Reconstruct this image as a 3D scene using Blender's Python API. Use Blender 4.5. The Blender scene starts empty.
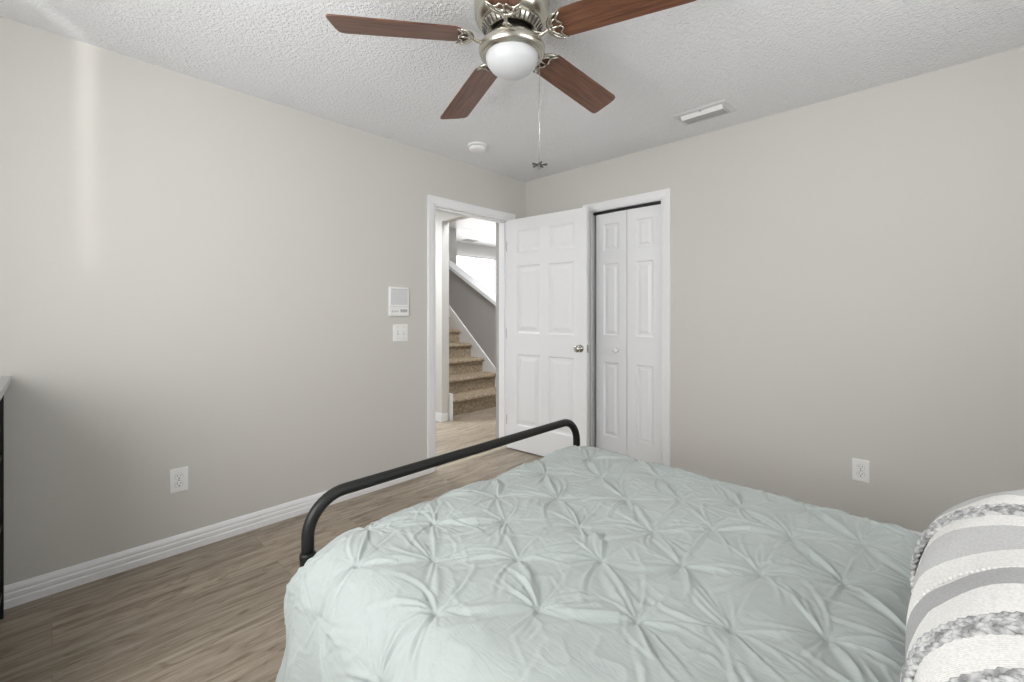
import bpy, bmesh, math, random
import numpy as np
from mathutils import Vector, Matrix, noise
random.seed(7)
SC = bpy.context.scene
COL = SC.collection
PI = math.pi
R = math.radians

# ------------------------------------------------------------ camera
CH = 1.23                                   # camera height
cam_data = bpy.data.cameras.new('camera')
cam = bpy.data.objects.new('camera', cam_data); COL.objects.link(cam)
cam_data.sensor_width = 36.0
cam_data.lens = 440.6 * 36.0 / 1024.0
cam_data.shift_y = -29.5 / 1024.0
cam_data.clip_start = 0.02
cam.location = (0, 0, CH)
cam.rotation_euler = (R(90), 0, math.atan2(.6917, .7222) - R(90))
SC.camera = cam

# ------------------------------------------------------------ colour management, world
SC.view_settings.view_transform = 'Standard'
SC.view_settings.look = 'None'
SC.view_settings.gamma = 1
SC.view_settings.use_curve_mapping = False
SC.view_settings.exposure = 0.09
SC.cycles.max_bounces = 12
SC.cycles.use_light_tree = False
SC.cycles.diffuse_bounces = 8

w = bpy.data.worlds.new('sky'); SC.world = w; w.use_nodes = True
bg = w.node_tree.nodes['Background']
bg.inputs[0].default_value = (0.95, 0.98, 1.0, 1)
bg.inputs[1].default_value = 1.6

# room constants (metres)
XR, YL, H = 3.094, 2.785, 2.45              # closet wall, door wall, ceiling
XW, YH = -0.62, -0.86                       # window wall, headboard wall

def area(name, loc, rot, sx, sy, power, col=(1, 1, 1), spread=180):
    l = bpy.data.lights.new(name, 'AREA'); l.shape = 'RECTANGLE'
    l.size = sx; l.size_y = sy; l.energy = power; l.color = col; l.spread = R(spread)
    o = bpy.data.objects.new(name, l); COL.objects.link(o)
    o.location = loc; o.rotation_euler = rot
    return o
# daylight through an assumed side window, fill through an added unseen head window
area('assumed_window_daylight', (XW - .10, 1.02, 1.50), (0, R(-101), 0), 1.15, 1.45, 40, (1.0, 1.0, .995))
area('head_wall_fill', (1.25, YH - .10, 1.58), (R(128), 0, 0), 1.5, 1.0, 15, (1.0, 1.0, .995))
# added narrow-beam lamps outside the side window, drawing a streak on wall and ceiling
_d = Vector((.513, .858, .38)).normalized()
_x = Vector((0, 0, 1)).cross(-_d).normalized(); _y = (-_d).cross(_x)
_q = Matrix((_x, _y, -_d)).transposed()
for _k in range(9):
    _c = Vector((-1.22, .562, .92)) + _y * (_k - 4) * .28
    area('added_streak_lamp', _c, _q.to_euler(), .05, .28, (.002, .002, .0035, .006, .009, .013, .016, .028, .028)[_k], (1, .99, .97), 1.5)
# unseen lamps added to brighten hall and stair hall; daylight of the living room
area('hall_fill', (2.2, 4.7, 2.40), (0, 0, 0), .5, .5, 58, (.92, .96, 1))
area('stair_fill', (3.7, 3.55, 2.86), (0, 0, 0),   .6, .6, 38, (.93, .965, 1))
area('living_room_daylight', (7.3, 8.25, 1.7), (R(-90), 0, 0), 3.0, 1.5, 46, (1, 1, 1))

# ------------------------------------------------------------ materials
def mat(name, col, rough=.5, metal=0, spec=.5):
    m = bpy.data.materials.new(name); m.use_nodes = True
    b = m.node_tree.nodes['Principled BSDF']
    b.inputs['Base Color'].default_value = (*col, 1)
    b.inputs['Roughness'].default_value = rough
    b.inputs['Metallic'].default_value = metal
    b.inputs['Specular IOR Level'].default_value = spec
    return m
def nd(m, t, **k):
    n = m.node_tree.nodes.new(t)
    for a, v in k.items():
        if a in n.inputs: n.inputs[a].default_value = v
        else: setattr(n, a, v)
    return n
def lk(m, a, b): m.node_tree.links.new(a, b)
def bsdf(m): return m.node_tree.nodes['Principled BSDF']
def add_bump(m, scale, strength, dist=.002, detail=3, rough=.5, coord='Object', stretch=None):
    tc = nd(m, 'ShaderNodeTexCoord'); src = tc.outputs[coord]
    if stretch:
        mp = nd(m, 'ShaderNodeMapping'); mp.inputs['Scale'].default_value = stretch
        lk(m, src, mp.inputs[0]); src = mp.outputs[0]
    n = nd(m, 'ShaderNodeTexNoise', Scale=scale, Detail=detail, Roughness=rough)
    lk(m, src, n.inputs['Vector'])
    b = nd(m, 'ShaderNodeBump', Strength=strength, Distance=dist)
    lk(m, n.outputs[0], b.inputs['Height']); lk(m, b.outputs[0], bsdf(m).inputs['Normal'])
    return n

M_wall = mat('greige_paint', (.600, .584, .550), .62, spec=.3); add_bump(M_wall, 60, .10, .002, 4)
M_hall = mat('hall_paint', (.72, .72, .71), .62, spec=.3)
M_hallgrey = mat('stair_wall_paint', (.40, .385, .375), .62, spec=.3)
M_white = mat('white_trim_paint', (.83, .83, .838), .38)
M_door = mat('white_door_paint', (.815, .818, .828), .40)
M_plastic = mat('white_plastic', (.84, .84, .83), .35)
M_grille = mat('grey_speaker_grille', (.55, .56, .58), .5)
M_dark = mat('dark_slot', (.05, .05, .05), .6)
M_shade = mat('grey_detail', (.45, .45, .46), .5)
M_black = mat('black_powder_coat', (.013, .013, .0125), .45, spec=.35); add_bump(M_black, 400, .15, .001)
M_blackrail = mat('black_track', (.012, .012, .013), .4)
M_nickel = mat('brushed_nickel', (.56, .535, .47), .27, 1.0); add_bump(M_nickel, 40, .08, .001, 3, .5, 'Object', (1, 1, 14))
M_chrome = mat('satin_nickel_knob', (.55, .53, .49), .22, 1.0)
M_dknick = mat('dark_motor', (.03, .028, .025), .5, .6)
M_thr = mat('oak_threshold', (.42, .37, .28), .45)
M_fabricgrey = mat('grey_drawer_fabric', (.13, .13, .135), .9); add_bump(M_fabricgrey, 500, .3, .001)
M_matt = mat('mattress_ticking', (.78, .78, .76), .9)
M_tile = mat('vent_metal', (.66, .66, .66), .4)

# frosted glass of the fan light
M_glass = mat('frosted_glass', (.58, .59, .60), .38)
bsdf(M_glass).inputs['Subsurface Weight'].default_value = .25
bsdf(M_glass).inputs['Subsurface Radius'].default_value = (.03, .03, .03)

# popcorn ceiling
M_ceil = mat('popcorn_ceiling', (.865, .868, .885), .9, spec=.1)
def popcorn(m):
    tc = nd(m, 'ShaderNodeTexCoord')
    n1 = nd(m, 'ShaderNodeTexNoise', Scale=72, Detail=3, Roughness=.65)
    v = nd(m, 'ShaderNodeTexVoronoi', Scale=85)
    lk(m, tc.outputs['Object'], n1.inputs['Vector']); lk(m, tc.outputs['Object'], v.inputs['Vector'])
    rp = nd(m, 'ShaderNodeValToRGB')
    rp.color_ramp.elements[0].position = .38; rp.color_ramp.elements[1].position = .70
    lk(m, n1.outputs[0], rp.inputs[0])
    mx = nd(m, 'ShaderNodeMath', operation='MULTIPLY_ADD'); mx.inputs[1].default_value = -.35
    lk(m, v.outputs['Distance'], mx.inputs[0]); lk(m, rp.outputs[0], mx.inputs[2])
    b = nd(m, 'ShaderNodeBump', Strength=.80, Distance=.007)
    lk(m, mx.outputs[0], b.inputs['Height']); lk(m, b.outputs[0], bsdf(m).inputs['Normal'])
popcorn(M_ceil)

# vinyl plank floor, boards run along X
M_floor = mat('vinyl_plank', (.3, .25, .2), .38)
def planks(m):
    tc = nd(m, 'ShaderNodeTexCoord')
    br = nd(m, 'ShaderNodeTexBrick', Scale=1.0)
    br.offset = .37; br.offset_frequency = 2
    for k, v in (('Brick Width', 1.22), ('Row Height', .18), ('Mortar Size', .0008), ('Mortar Smooth', .3), ('Bias', 0.0)):
        br.inputs[k].default_value = v
    br.inputs['Color1'].default_value = (0, 0, 0, 1); br.inputs['Color2'].default_value = (1, 1, 1, 1)
    br.inputs['Mortar'].default_value = (.3, .3, .3, 1)
    lk(m, tc.outputs['Object'], br.inputs['Vector'])
    # offset grain per plank
    sc = nd(m, 'ShaderNodeVectorMath', operation='SCALE'); sc.inputs['Scale'].default_value = 7.3
    lk(m, br.outputs['Color'], sc.inputs[0])
    ad = nd(m, 'ShaderNodeVectorMath', operation='ADD')
    lk(m, tc.outputs['Object'], ad.inputs[0]); lk(m, sc.outputs[0], ad.inputs[1])
    mp = nd(m, 'ShaderNodeMapping'); mp.inputs['Scale'].default_value = (1.7, 19, 1)
    lk(m, ad.outputs[0], mp.inputs[0])
    n1 = nd(m, 'ShaderNodeTexNoise', Scale=1.5, Detail=9, Roughness=.70, Distortion=.9)
    lk(m, mp.outputs[0], n1.inputs['Vector'])
    mp2 = nd(m, 'ShaderNodeMapping'); mp2.inputs['Scale'].default_value = (3, 90, 1)
    lk(m, ad.outputs[0], mp2.inputs[0])
    n2 = nd(m, 'ShaderNodeTexNoise', Scale=2.0, Detail=4, Roughness=.6)
    lk(m, mp2.outputs[0], n2.inputs['Vector'])
    mp3 = nd(m, 'ShaderNodeMapping'); mp3.inputs['Scale'].default_value = (2.6, 9, 1)
    lk(m, ad.outputs[0], mp3.inputs[0])
    n3 = nd(m, 'ShaderNodeTexNoise', Scale=2.4, Detail=2, Roughness=.5, Distortion=1.4)
    lk(m, mp3.outputs[0], n3.inputs['Vector'])
    r1 = nd(m, 'ShaderNodeValToRGB'); e = r1.color_ramp.elements
    e[0].position = .30; e[0].color = (.165, .128, .093, 1)
    e[1].position = .72; e[1].color = (.50, .44, .36, 1)
    k = r1.color_ramp.elements.new(.47); k.color = (.345, .288, .224, 1)
    lk(m, n1.outputs[0], r1.inputs[0])
    mul = nd(m, 'ShaderNodeMix', data_type='RGBA', blend_type='MULTIPLY'); mul.inputs[0].default_value = .55
    r2 = nd(m, 'ShaderNodeValToRGB'); r2.color_ramp.elements[0].position = .35; r2.color_ramp.elements[0].color = (.55, .53, .5, 1)
    r2.color_ramp.elements[1].position = .6; r2.color_ramp.elements[1].color = (1, 1, 1, 1)
    lk(m, n2.outputs[0], r2.inputs[0]); lk(m, r1.outputs[0], mul.inputs[6]); lk(m, r2.outputs[0], mul.inputs[7])
    mul3 = nd(m, 'ShaderNodeMix', data_type='RGBA', blend_type='MULTIPLY'); mul3.inputs[0].default_value = .6
    r3 = nd(m, 'ShaderNodeValToRGB'); r3.color_ramp.elements[0].position = .31; r3.color_ramp.elements[0].color = (.46, .41, .36, 1)
    r3.color_ramp.elements[1].position = .44; r3.color_ramp.elements[1].color = (1, 1, 1, 1)
    lk(m, n3.outputs[0], r3.inputs[0]); lk(m, mul.outputs[2], mul3.inputs[6]); lk(m, r3.outputs[0], mul3.inputs[7])
    # plank tone
    tone = nd(m, 'ShaderNodeMix', data_type='RGBA', blend_type='MULTIPLY'); tone.inputs[0].default_value = 1
    r4 = nd(m, 'ShaderNodeValToRGB'); r4.color_ramp.elements[0].color = (.86, .85, .84, 1); r4.color_ramp.elements[1].color = (1.12, 1.1, 1.08, 1)
    lk(m, br.outputs['Color'], r4.inputs[0])
    lk(m, mul3.outputs[2], tone.inputs[6]); lk(m, r4.outputs[0], tone.inputs[7])
    gap = nd(m, 'ShaderNodeMix', data_type='RGBA', blend_type='MIX'); gap.inputs[7].default_value = (.15, .12, .095, 1)
    lk(m, br.outputs['Fac'], gap.inputs[0]); lk(m, tone.outputs[2], gap.inputs[6])
    lk(m, gap.outputs[2], bsdf(m).inputs['Base Color'])
    b = nd(m, 'ShaderNodeBump', Strength=.12, Distance=.002)
    lk(m, n2.outputs[0], b.inputs['Height']); lk(m, b.outputs[0], bsdf(m).inputs['Normal'])
planks(M_floor)

# walnut of the fan blades (grain along local X)
M_wood = mat('walnut_blade', (.1, .04, .02), .30)
def blade_wood(m):
    tc = nd(m, 'ShaderNodeTexCoord'); mp = nd(m, 'ShaderNodeMapping'); mp.inputs['Scale'].default_value = (2.5, 42, 1)
    n = nd(m, 'ShaderNodeTexNoise', Scale=2.2, Detail=6, Roughness=.6, Distortion=.5)
    lk(m, tc.outputs['Object'], mp.inputs[0]); lk(m, mp.outputs[0], n.inputs['Vector'])
    r = nd(m, 'ShaderNodeValToRGB'); e = r.color_ramp.elements
    e[0].position = .32; e[0].color = (.062, .024, .014, 1); e[1].position = .72; e[1].color = (.215, .092, .05, 1)
    lk(m, n.outputs[0], r.inputs[0]); lk(m, r.outputs[0], bsdf(m).inputs['Base Color'])
blade_wood(M_wood)

# mint cotton of the comforter
M_mint = mat('mint_cotton', (.378, .413, .400), .82, spec=.25)
bsdf(M_mint).inputs['Sheen Weight'].default_value = .15
def linen(m):
    tc = nd(m, 'ShaderNodeTexCoord')
    n1 = nd(m, 'ShaderNodeTexNoise', Scale=26, Detail=5, Roughness=.6, Distortion=1.2)
    mp = nd(m, 'ShaderNodeMapping'); mp.inputs['Scale'].default_value = (9, 2.2, 6); mp.inputs['Rotation'].default_value = (0, 0, .8)
    n2 = nd(m, 'ShaderNodeTexNoise', Scale=3.0, Detail=4, Roughness=.55, Distortion=.8)
    mq = nd(m, 'ShaderNodeMapping'); mq.inputs['Scale'].default_value = (9, 2.2, 6); mq.inputs['Rotation'].default_value = (0, 0, -.7)
    n3 = nd(m, 'ShaderNodeTexNoise', Scale=3.0, Detail=4, Roughness=.55, Distortion=.8)
    lk(m, tc.outputs['Object'], n1.inputs['Vector']); lk(m, tc.outputs['Object'], mp.inputs[0]); lk(m, tc.outputs['Object'], mq.inputs[0])
    lk(m, mp.outputs[0], n2.inputs['Vector']); lk(m, mq.outputs[0], n3.inputs['Vector'])
    # sharp creases where the stretched noises cross their middle value
    hs = []
    for n_ in (n2, n3):
        a = nd(m, 'ShaderNodeMath', operation='SUBTRACT'); a.inputs[1].default_value = .5; lk(m, n_.outputs[0], a.inputs[0])
        b = nd(m, 'ShaderNodeMath', operation='ABSOLUTE'); lk(m, a.outputs[0], b.inputs[0])
        c = nd(m, 'ShaderNodeMath', operation='MULTIPLY'); c.inputs[1].default_value = 16; c.use_clamp = True; lk(m, b.outputs[0], c.inputs[0])
        hs.append(c)
    ad = nd(m, 'ShaderNodeMath', operation='ADD'); lk(m, hs[0].outputs[0], ad.inputs[0]); lk(m, hs[1].outputs[0], ad.inputs[1])
    m2 = nd(m, 'ShaderNodeMath', operation='MULTIPLY_ADD'); m2.inputs[1].default_value = .9; lk(m, n1.outputs[0], m2.inputs[0]); lk(m, ad.outputs[0], m2.inputs[2])
    b = nd(m, 'ShaderNodeBump', Strength=.16, Distance=.003); lk(m, m2.outputs[0], b.inputs['Height']); lk(m, b.outputs[0], bsdf(m).inputs['Normal'])
linen(M_mint)

# carpet on the stairs
M_carpet = mat('brown_stair_carpet', (.2, .15, .1), .95, spec=.1)
def carpet(m):
    n = add_bump(m, 220, .8, .006, 3)
    n2 = nd(m, 'ShaderNodeTexNoise', Scale=34, Detail=4, Roughness=.7)
    tc = nd(m, 'ShaderNodeTexCoord'); lk(m, tc.outputs['Object'], n2.inputs['Vector'])
    r = nd(m, 'ShaderNodeValToRGB'); e = r.color_ramp.elements
    e[0].position = .36; e[0].color = (.24, .185, .125, 1); e[1].position = .66; e[1].color = (.47, .38, .28, 1)
    lk(m, n2.outputs[0], r.inputs[0]); lk(m, r.outputs[0], bsdf(m).inputs['Base Color'])
carpet(M_carpet)

# ------------------------------------------------------------ mesh helpers
def tag(o, label=None, cat=None, group=None, kind=None):
    if label: o['label'] = label
    if cat: o['category'] = cat
    if group: o['group'] = group
    if kind: o['kind'] = kind
    return o
def empty(name, loc=(0, 0, 0), rz=0):
    o = bpy.data.objects.new(name, None); COL.objects.link(o)
    o.location = loc; o.rotation_euler = (0, 0, rz); o.empty_display_size = .1
    return o
def obj(name, bm, m, parent=None, smooth=False, bevel=0, seg=2, loc=None, rot=None):
    me = bpy.data.meshes.new(name)
    bmesh.ops.recalc_face_normals(bm, faces=bm.faces)
    bm.to_mesh(me); bm.free()
    for p in me.polygons: p.use_smooth = smooth
    ms = m if isinstance(m, (list, tuple)) else [m]
    for x in ms: me.materials.append(x)
    o = bpy.data.objects.new(name, me); COL.objects.link(o)
    if parent: o.parent = parent
    if loc: o.location = loc
    if rot: o.rotation_euler = rot
    if bevel:
        b = o.modifiers.new('bevel', 'BEVEL'); b.width = bevel; b.segments = seg; b.limit_method = 'ANGLE'; b.angle_limit = R(40)
        b.harden_normals = False
    return o
def box(bm, x0, x1, y0, y1, z0, z1, mi=0):
    vs = [bm.verts.new((x, y, z)) for z in (z0, z1) for y in (y0, y1) for x in (x0, x1)]
    for f in ((0, 2, 3, 1), (4, 5, 7, 6), (0, 1, 5, 4), (2, 6, 7, 3), (0, 4, 6, 2), (1, 3, 7, 5)):
        bm.faces.new([vs[i] for i in f]).material_index = mi
def B(): return bmesh.new()
def boxo(name, b, m, parent=None, bevel=0, **k):
    bm = B(); box(bm, *b); return obj(name, bm, m, parent, bevel=bevel, **k)
def tube(bm, pts, r, n=12, closed=False, mi=0, caps=True):
    pts = [Vector(p) for p in pts]; N = len(pts); rings = []
    rad = r if isinstance(r, (list, tuple)) else [r] * N
    up = None
    for i, p in enumerate(pts):
        if closed: t = (pts[(i + 1) % N] - pts[i - 1]).normalized()
        else: t = (pts[min(i + 1, N - 1)] - pts[max(i - 1, 0)]).normalized()
        if up is None:
            up = Vector((0, 0, 1)) if abs(t.z) < .9 else Vector((1, 0, 0))
        a = t.cross(up).normalized(); up = a.cross(t).normalized()
        rings.append([bm.verts.new(p + rad[i] * (math.cos(q * 2 * PI / n) * a + math.sin(q * 2 * PI / n) * up)) for q in range(n)])
    for i in range(N if closed else N - 1):
        A, C = rings[i], rings[(i + 1) % N]
        for q in range(n):
            bm.faces.new((A[q], A[(q + 1) % n], C[(q + 1) % n], C[q])).material_index = mi
    if not closed and caps:
        bm.faces.new(rings[0][::-1]).material_index = mi; bm.faces.new(rings[-1]).material_index = mi
def lathe(bm, prof, n=48, c=(0, 0, 0), axis='z', mi=0):
    rings = []
    def P(r, z, a):
        x, y = r * math.cos(a), r * math.sin(a)
        if axis == 'z': v = (x, y, z)
        elif axis == 'x': v = (z, x, y)
        else: v = (x, z, y)
        return (v[0] + c[0], v[1] + c[1], v[2] + c[2])
    for r, z in prof:
        if r < 1e-6: rings.append([bm.verts.new(P(0, z, 0))])
        else: rings.append([bm.verts.new(P(r, z, 2 * PI * q / n)) for q in range(n)])
    for A, C in zip(rings[:-1], rings[1:]):
        if len(A) == 1 and len(C) == 1: continue
        for q in range(n):
            q2 = (q + 1) % n
            if len(A) == 1: bm.faces.new((A[0], C[q2], C[q])).material_index = mi
            elif len(C) == 1: bm.faces.new((A[q], A[q2], C[0])).material_index = mi
            else: bm.faces.new((A[q], A[q2], C[q2], C[q])).material_index = mi
def prism(bm, poly, f0, f1, mi=0):
    """poly: list of 2-D points, f0/f1 map (a,b) to 3-D for the two ends"""
    a = [bm.verts.new(f0(*p)) for p in poly]; c = [bm.verts.new(f1(*p)) for p in poly]
    bm.faces.new(a).material_index = mi; bm.faces.new(c[::-1]).material_index = mi
    for i in range(len(poly)):
        j = (i + 1) % len(poly); bm.faces.new((a[i], c[i], c[j], a[j])).material_index = mi
def S(o): o['kind'] = 'structure'; return o

# ------------------------------------------------------------ room shell
T = .12
DX0, DX1, DZ = 2.040, 2.872, 2.065          # doorway in the left wall
CY0, CY1, CZ = 1.440, 2.062, 2.060          # closet opening in the right wall
S(boxo('floor', (XW - .3, 9.0, YH - .3, 9.0, -.10, 0), M_floor))
S(boxo('ceiling', (XW - T, XR + .0, YH - T, YL + .0, H, H + .10), M_ceil))

bm = B()                                     # left wall with doorway
for a in ((XW - T, DX0, 0, H), (DX1, XR + T, 0, H), (DX0, DX1, DZ, H)):
    box(bm, a[0], a[1], YL, YL + T, a[2], a[3])
S(obj('wall_left', bm, M_wall))
bm = B()                                     # closet wall
for a in ((YH - T, CY0, 0, H), (CY1, YL, 0, H), (CY0, CY1, CZ, H)):
    box(bm, XR, XR + T, a[0], a[1], a[2], a[3])
S(obj('wall_right', bm, M_wall))
WY0, WY1, WZ0, WZ1 = .28, 1.76, .45, 2.14  # assumed opening, sill lowered to let the streak lamps through
bm = B()                                     # window wall behind the camera, its opening assumed from the light
for a in ((YH - T, WY0, 0, H), (WY1, YL, 0, H), (WY0, WY1, 0, WZ0), (WY0, WY1, WZ1, H)):
    box(bm, XW - T, XW, a[0], a[1], a[2], a[3])
S(obj('wall_back', bm, M_wall))
HX0, HX1, HZ0, HZ1 = .45, 2.05, 1.08, 2.12
bm = B()                                     # head wall, its opening added to let fill light in
for a in ((XW, HX0, 0, H), (HX1, XR, 0, H), (HX0, HX1, 0, HZ0), (HX0, HX1, HZ1, H)):
    box(bm, a[0], a[1], YH - T, YH, a[2], a[3])
S(obj('wall_front', bm, M_wall))

def window(name, axis, p, a0, a1, z0, z1):
    bm = B(); w_ = .045
    for (b0, b1, c0, c1) in ((a0, a1, z0, z0 + w_), (a0, a1, z1 - w_, z1), (a0, a0 + w_, z0, z1), (a1 - w_, a1, z0, z1)):
        if axis == 'x': box(bm, p - .07, p - .03, b0, b1, c0, c1)
        else: box(bm, b0, b1, p - .07, p - .03, c0, c1)
    o = S(obj(name, bm, M_white)); return o
window('assumed_window', 'x', XW, WY0, WY1, WZ0, WZ1)  # unseen window, assumed from the way the room is lit
window('added_window', 'y', YH, HX0, HX1, HZ0, HZ1)  # unseen window added to even out the room light

# baseboards: stepped profile
def baseboard(name, pts_fn, hgt=.092):
    prof = [(0, 0), (.016, 0), (.016, .030), (.0125, .034), (.0125, .040), (.0145, .043), (.0145, .056), (.0105, .061), (.0105, .066), (.0120, .069), (.0100, .078), (.004, .089), (0, hgt)]
    bm = B(); prism(bm, prof, pts_fn[0], pts_fn[1]); return S(obj(name, bm, M_white))
baseboard('baseboard_left', (lambda a, b: (XW, YL - a, b), lambda a, b: (DX0 - .062, YL - a, b)))
baseboard('baseboard_left', (lambda a, b: (DX1 + .062, YL - a, b), lambda a, b: (XR, YL - a, b)))
baseboard('baseboard_right', (lambda a, b: (XR - a, YH, b), lambda a, b: (XR - a, CY0 - .062, b)))
baseboard('baseboard_right', (lambda a, b: (XR - a, CY1 + .062, b), lambda a, b: (XR - a, YL - .014, b)))
baseboard('baseboard_back', (lambda a, b: (XW + a, YH, b), lambda a, b: (XW + a, YL - .014, b)))
baseboard('baseboard_front', (lambda a, b: (XW + .014, YH + a, b), lambda a, b: (XR - .014, YH + a, b)))

# casings: a mitred profile frame round an opening
def casing(name, mapf, a0, a1, zt, wdt=.060):
    """mapf(a, z, d): a along the wall, z up, d depth out of the wall"""
    prof = [(0, 0), (0, .009), (.010, .012), (.030, .014), (.044, .017), (wdt - .004, .018), (wdt, .015), (wdt, 0)]
    bm = B(); rows = []
    for (ax, zx, sx, sz) in ((a0, 0, -1, 0), (a0, zt, -1, 1), (a1, zt, 1, 1), (a1, 0, 1, 0)):
        rows.append([bm.verts.new(mapf(ax + sx * o_, zx + sz * o_, d)) for o_, d in prof])
    n = len(prof)
    for A, C in zip(rows[:-1], rows[1:]):
        for q in range(n):
            bm.faces.new((A[q], A[(q + 1) % n], C[(q + 1) % n], C[q]))
    bm.faces.new(rows[0]); bm.faces.new(rows[-1][::-1])
    return S(obj(name, bm, M_white))
RV = .006
casing('trim_1', lambda a, z, d: (a, YL - d, z), DX0 - RV, DX1 + RV, DZ + RV - .012)
casing('trim_2', lambda a, z, d: (XR - d, a, z), CY0 - RV, CY1 + RV, CZ + RV - .006)
# door jamb lining (thickness of the wall) with stop
bm = B(); J = .016
box(bm, DX0 - .004, DX0 + J - .004, YL - .001, YL + T + .002, 0, DZ)
box(bm, DX1 - .012, DX1 + .004, YL - .001, YL + T + .002, 0, DZ)
box(bm, DX0, DX1, YL - .001, YL + T + .002, DZ - .016, DZ)
box(bm, DX1 - .024, DX1 - .012, YL + .040, YL + .075, 0, DZ - .016)
box(bm, DX0 + .012, DX0 + .024, YL + .040, YL + .075, 0, DZ - .016)
box(bm, DX0 + .012, DX1 - .012, YL + .040, YL + .075, DZ - .028, DZ - .016)
S(obj('trim_3', bm, M_white))
casing('trim_4', lambda a, z, d: (a, YL + T + d, z), DX0 - RV, DX1 + RV, DZ + RV - .012)
bm = B()
box(bm, XR - .001, XR + T, CY0 - .004, CY0 + .008, 0, CZ)
box(bm, XR - .001, XR + T, CY1 - .008, CY1 + .004, 0, CZ)
box(bm, XR - .001, XR + T, CY0, CY1, CZ - .008, CZ + .004)
S(obj('trim_5', bm, M_white))
# closet interior
bm = B()
box(bm, XR + T, 3.80, 1.20, 1.26, 0, H); box(bm, XR + T, 3.80, 2.30, 2.36, 0, H)
box(bm, 3.80, 3.86, 1.20, 2.36, 0, H); box(bm, XR + T, 3.86, 1.20, 2.36, H, H + .05)
S(obj('wall_closet', bm, M_wall))
# threshold strip
bm = B(); prism(bm, [(0, 0), (.045, 0), (.037, .006), (.008, .006)], lambda a, b: (DX0 + .012, YL - .002 + a, b), lambda a, b: (DX1 - .012, YL - .002 + a, b))
S(obj('trim_6', bm, M_thr))

# ------------------------------------------------------------ hall, stair hall and living room beyond
HY = YL + T
XP = 3.0                                    # hall wall with the opening to the stairs
OY1, OY0, OZ = 3.955, 3.09, 2.235
bm = B()
box(bm, XP, XP + .10, OY1, 7.1, 0, H); box(bm, XP, XP + .10, OY0, OY1, OZ, H)
S(obj('wall_hall_right', bm, M_wall))
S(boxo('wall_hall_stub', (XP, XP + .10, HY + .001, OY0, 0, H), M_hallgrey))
S(boxo('wall_hall_end', (.4, XP, 6.6, 6.7, 0, H), M_hall))
S(boxo('wall_hall_left', (.4, .5, HY, 6.6, 0, H), M_hall))
S(boxo('ceiling_hall', (.4, XP + .1, HY, 6.7, H, H + .08), M_white))
S(boxo('wall_stair_front', (XP + .10, 9.0, HY - .06, HY + .04, 0, 2.98), M_hall))
S(boxo('wall_upper', (XP, XP + .10, HY, 9.0, H, 2.98), M_hall))
# base of the pillar
bm = B(); box(bm, XP - .014, XP, OY1 - .014, 6.6, 0, .095); box(bm, XP, XP + .075, OY1 - .014, OY1, 0, .095)
S(obj('baseboard_hall', bm, M_white, bevel=.004))

XS = 4.23
# stair stringer wall: sloped half wall with cap
cap = [(3.02, .62), (4.36, 1.36), (5.30, 1.905), (7.0, 2.88)]
def capz(y): return 1.315 + (y - 4.35) * .565
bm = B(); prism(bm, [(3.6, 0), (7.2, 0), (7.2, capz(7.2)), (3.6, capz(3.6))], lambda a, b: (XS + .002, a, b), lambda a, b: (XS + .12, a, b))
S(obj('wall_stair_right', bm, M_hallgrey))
bm = B(); prism(bm, [(3.6, capz(3.6)), (7.2, capz(7.2)), (7.2, capz(7.2) + .055), (3.6, capz(3.6) + .055)], lambda a, b: (XS - .03, a, b), lambda a, b: (XS + .15, a, b))
S(obj('trim_7', bm, M_white))
# skirt board
bm = B(); prism(bm, [(3.6, 0), (4.25, 0), (6.2, 1.55), (6.2, 2.02), (4.28, .385), (3.98, .13), (3.6, .13)], lambda a, b: (XS - .018, a, b), lambda a, b: (XS + .001, a, b))
S(obj('trim_8', bm, M_white))
S(boxo('trim_9', (XP + .100, XP + .14, 3.93, 4.01, 0, .30), M_white, bevel=.003))   # newel of the left skirt
# carpeted stairs: one flight, each step with a rounded nosing
RISE, RUN, Y0 = .193, .255, 4.10
poly = [(Y0, 0)]
for k in range(10):
    y = Y0 + k * RUN; z = (k + 1) * RISE
    poly += [(y + .004, z - .055), (y - .022, z - .048), (y - .030, z - .030), (y - .026, z - .012), (y - .010, z), (y + RUN, z)]
poly += [(Y0 + 10 * RUN, 0)]
bm = B(); prism(bm, poly, lambda a, b: (XP + .101, a, b), lambda a, b: (XS - .018, a, b))
S(obj('stairs', bm, M_carpet, bevel=.006))
# living room shell seen above the half wall
M_glow = mat('bright_window_pane', (1, 1, 1), .3)
bsdf(M_glow).inputs['Emission Color'].default_value = (1, 1, 1, 1); bsdf(M_glow).inputs['Emission Strength'].default_value = 1.4
S(boxo('ceiling_living', (XP, 9.0, HY - .06, 9.0, 2.94, 3.0), M_white))
S(boxo('wall_living_far', (XP, 9.0, 8.42, 8.52, 0, 2.94), M_hall))
S(boxo('wall_living_side', (4.36, 5.84, 7.2, 7.3, 0, 2.94), M_hall))
S(boxo('wall_living_right', (8.9, 9.0, HY, 8.42, 0, 2.94), M_hall))
wf = S(boxo('window_3', (6.75, 8.75, 8.375, 8.42, .8, 2.62), M_glow))
bm = B()
for x in (6.75, 7.4, 8.07, 8.72): box(bm, x, x + .035, 8.36, 8.38, .8, 2.62)
for z in (.8, 2.59): box(bm, 6.75, 8.755, 8.36, 8.38, z, z + .035)
obj('window_frame', bm, M_white, wf)
def lamp_glow():
    m = mat('recessed_lamp', (1, 1, 1), .5); bsdf(m).inputs['Emission Color'].default_value = (1, .98, .95, 1); bsdf(m).inputs['Emission Strength'].default_value = 6; return m
t = tag(empty('recessed_light', (6.02, 7.08, 2.94)), 'small round recessed ceiling light glowing above the staircase beyond the doorway', 'ceiling light')
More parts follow.
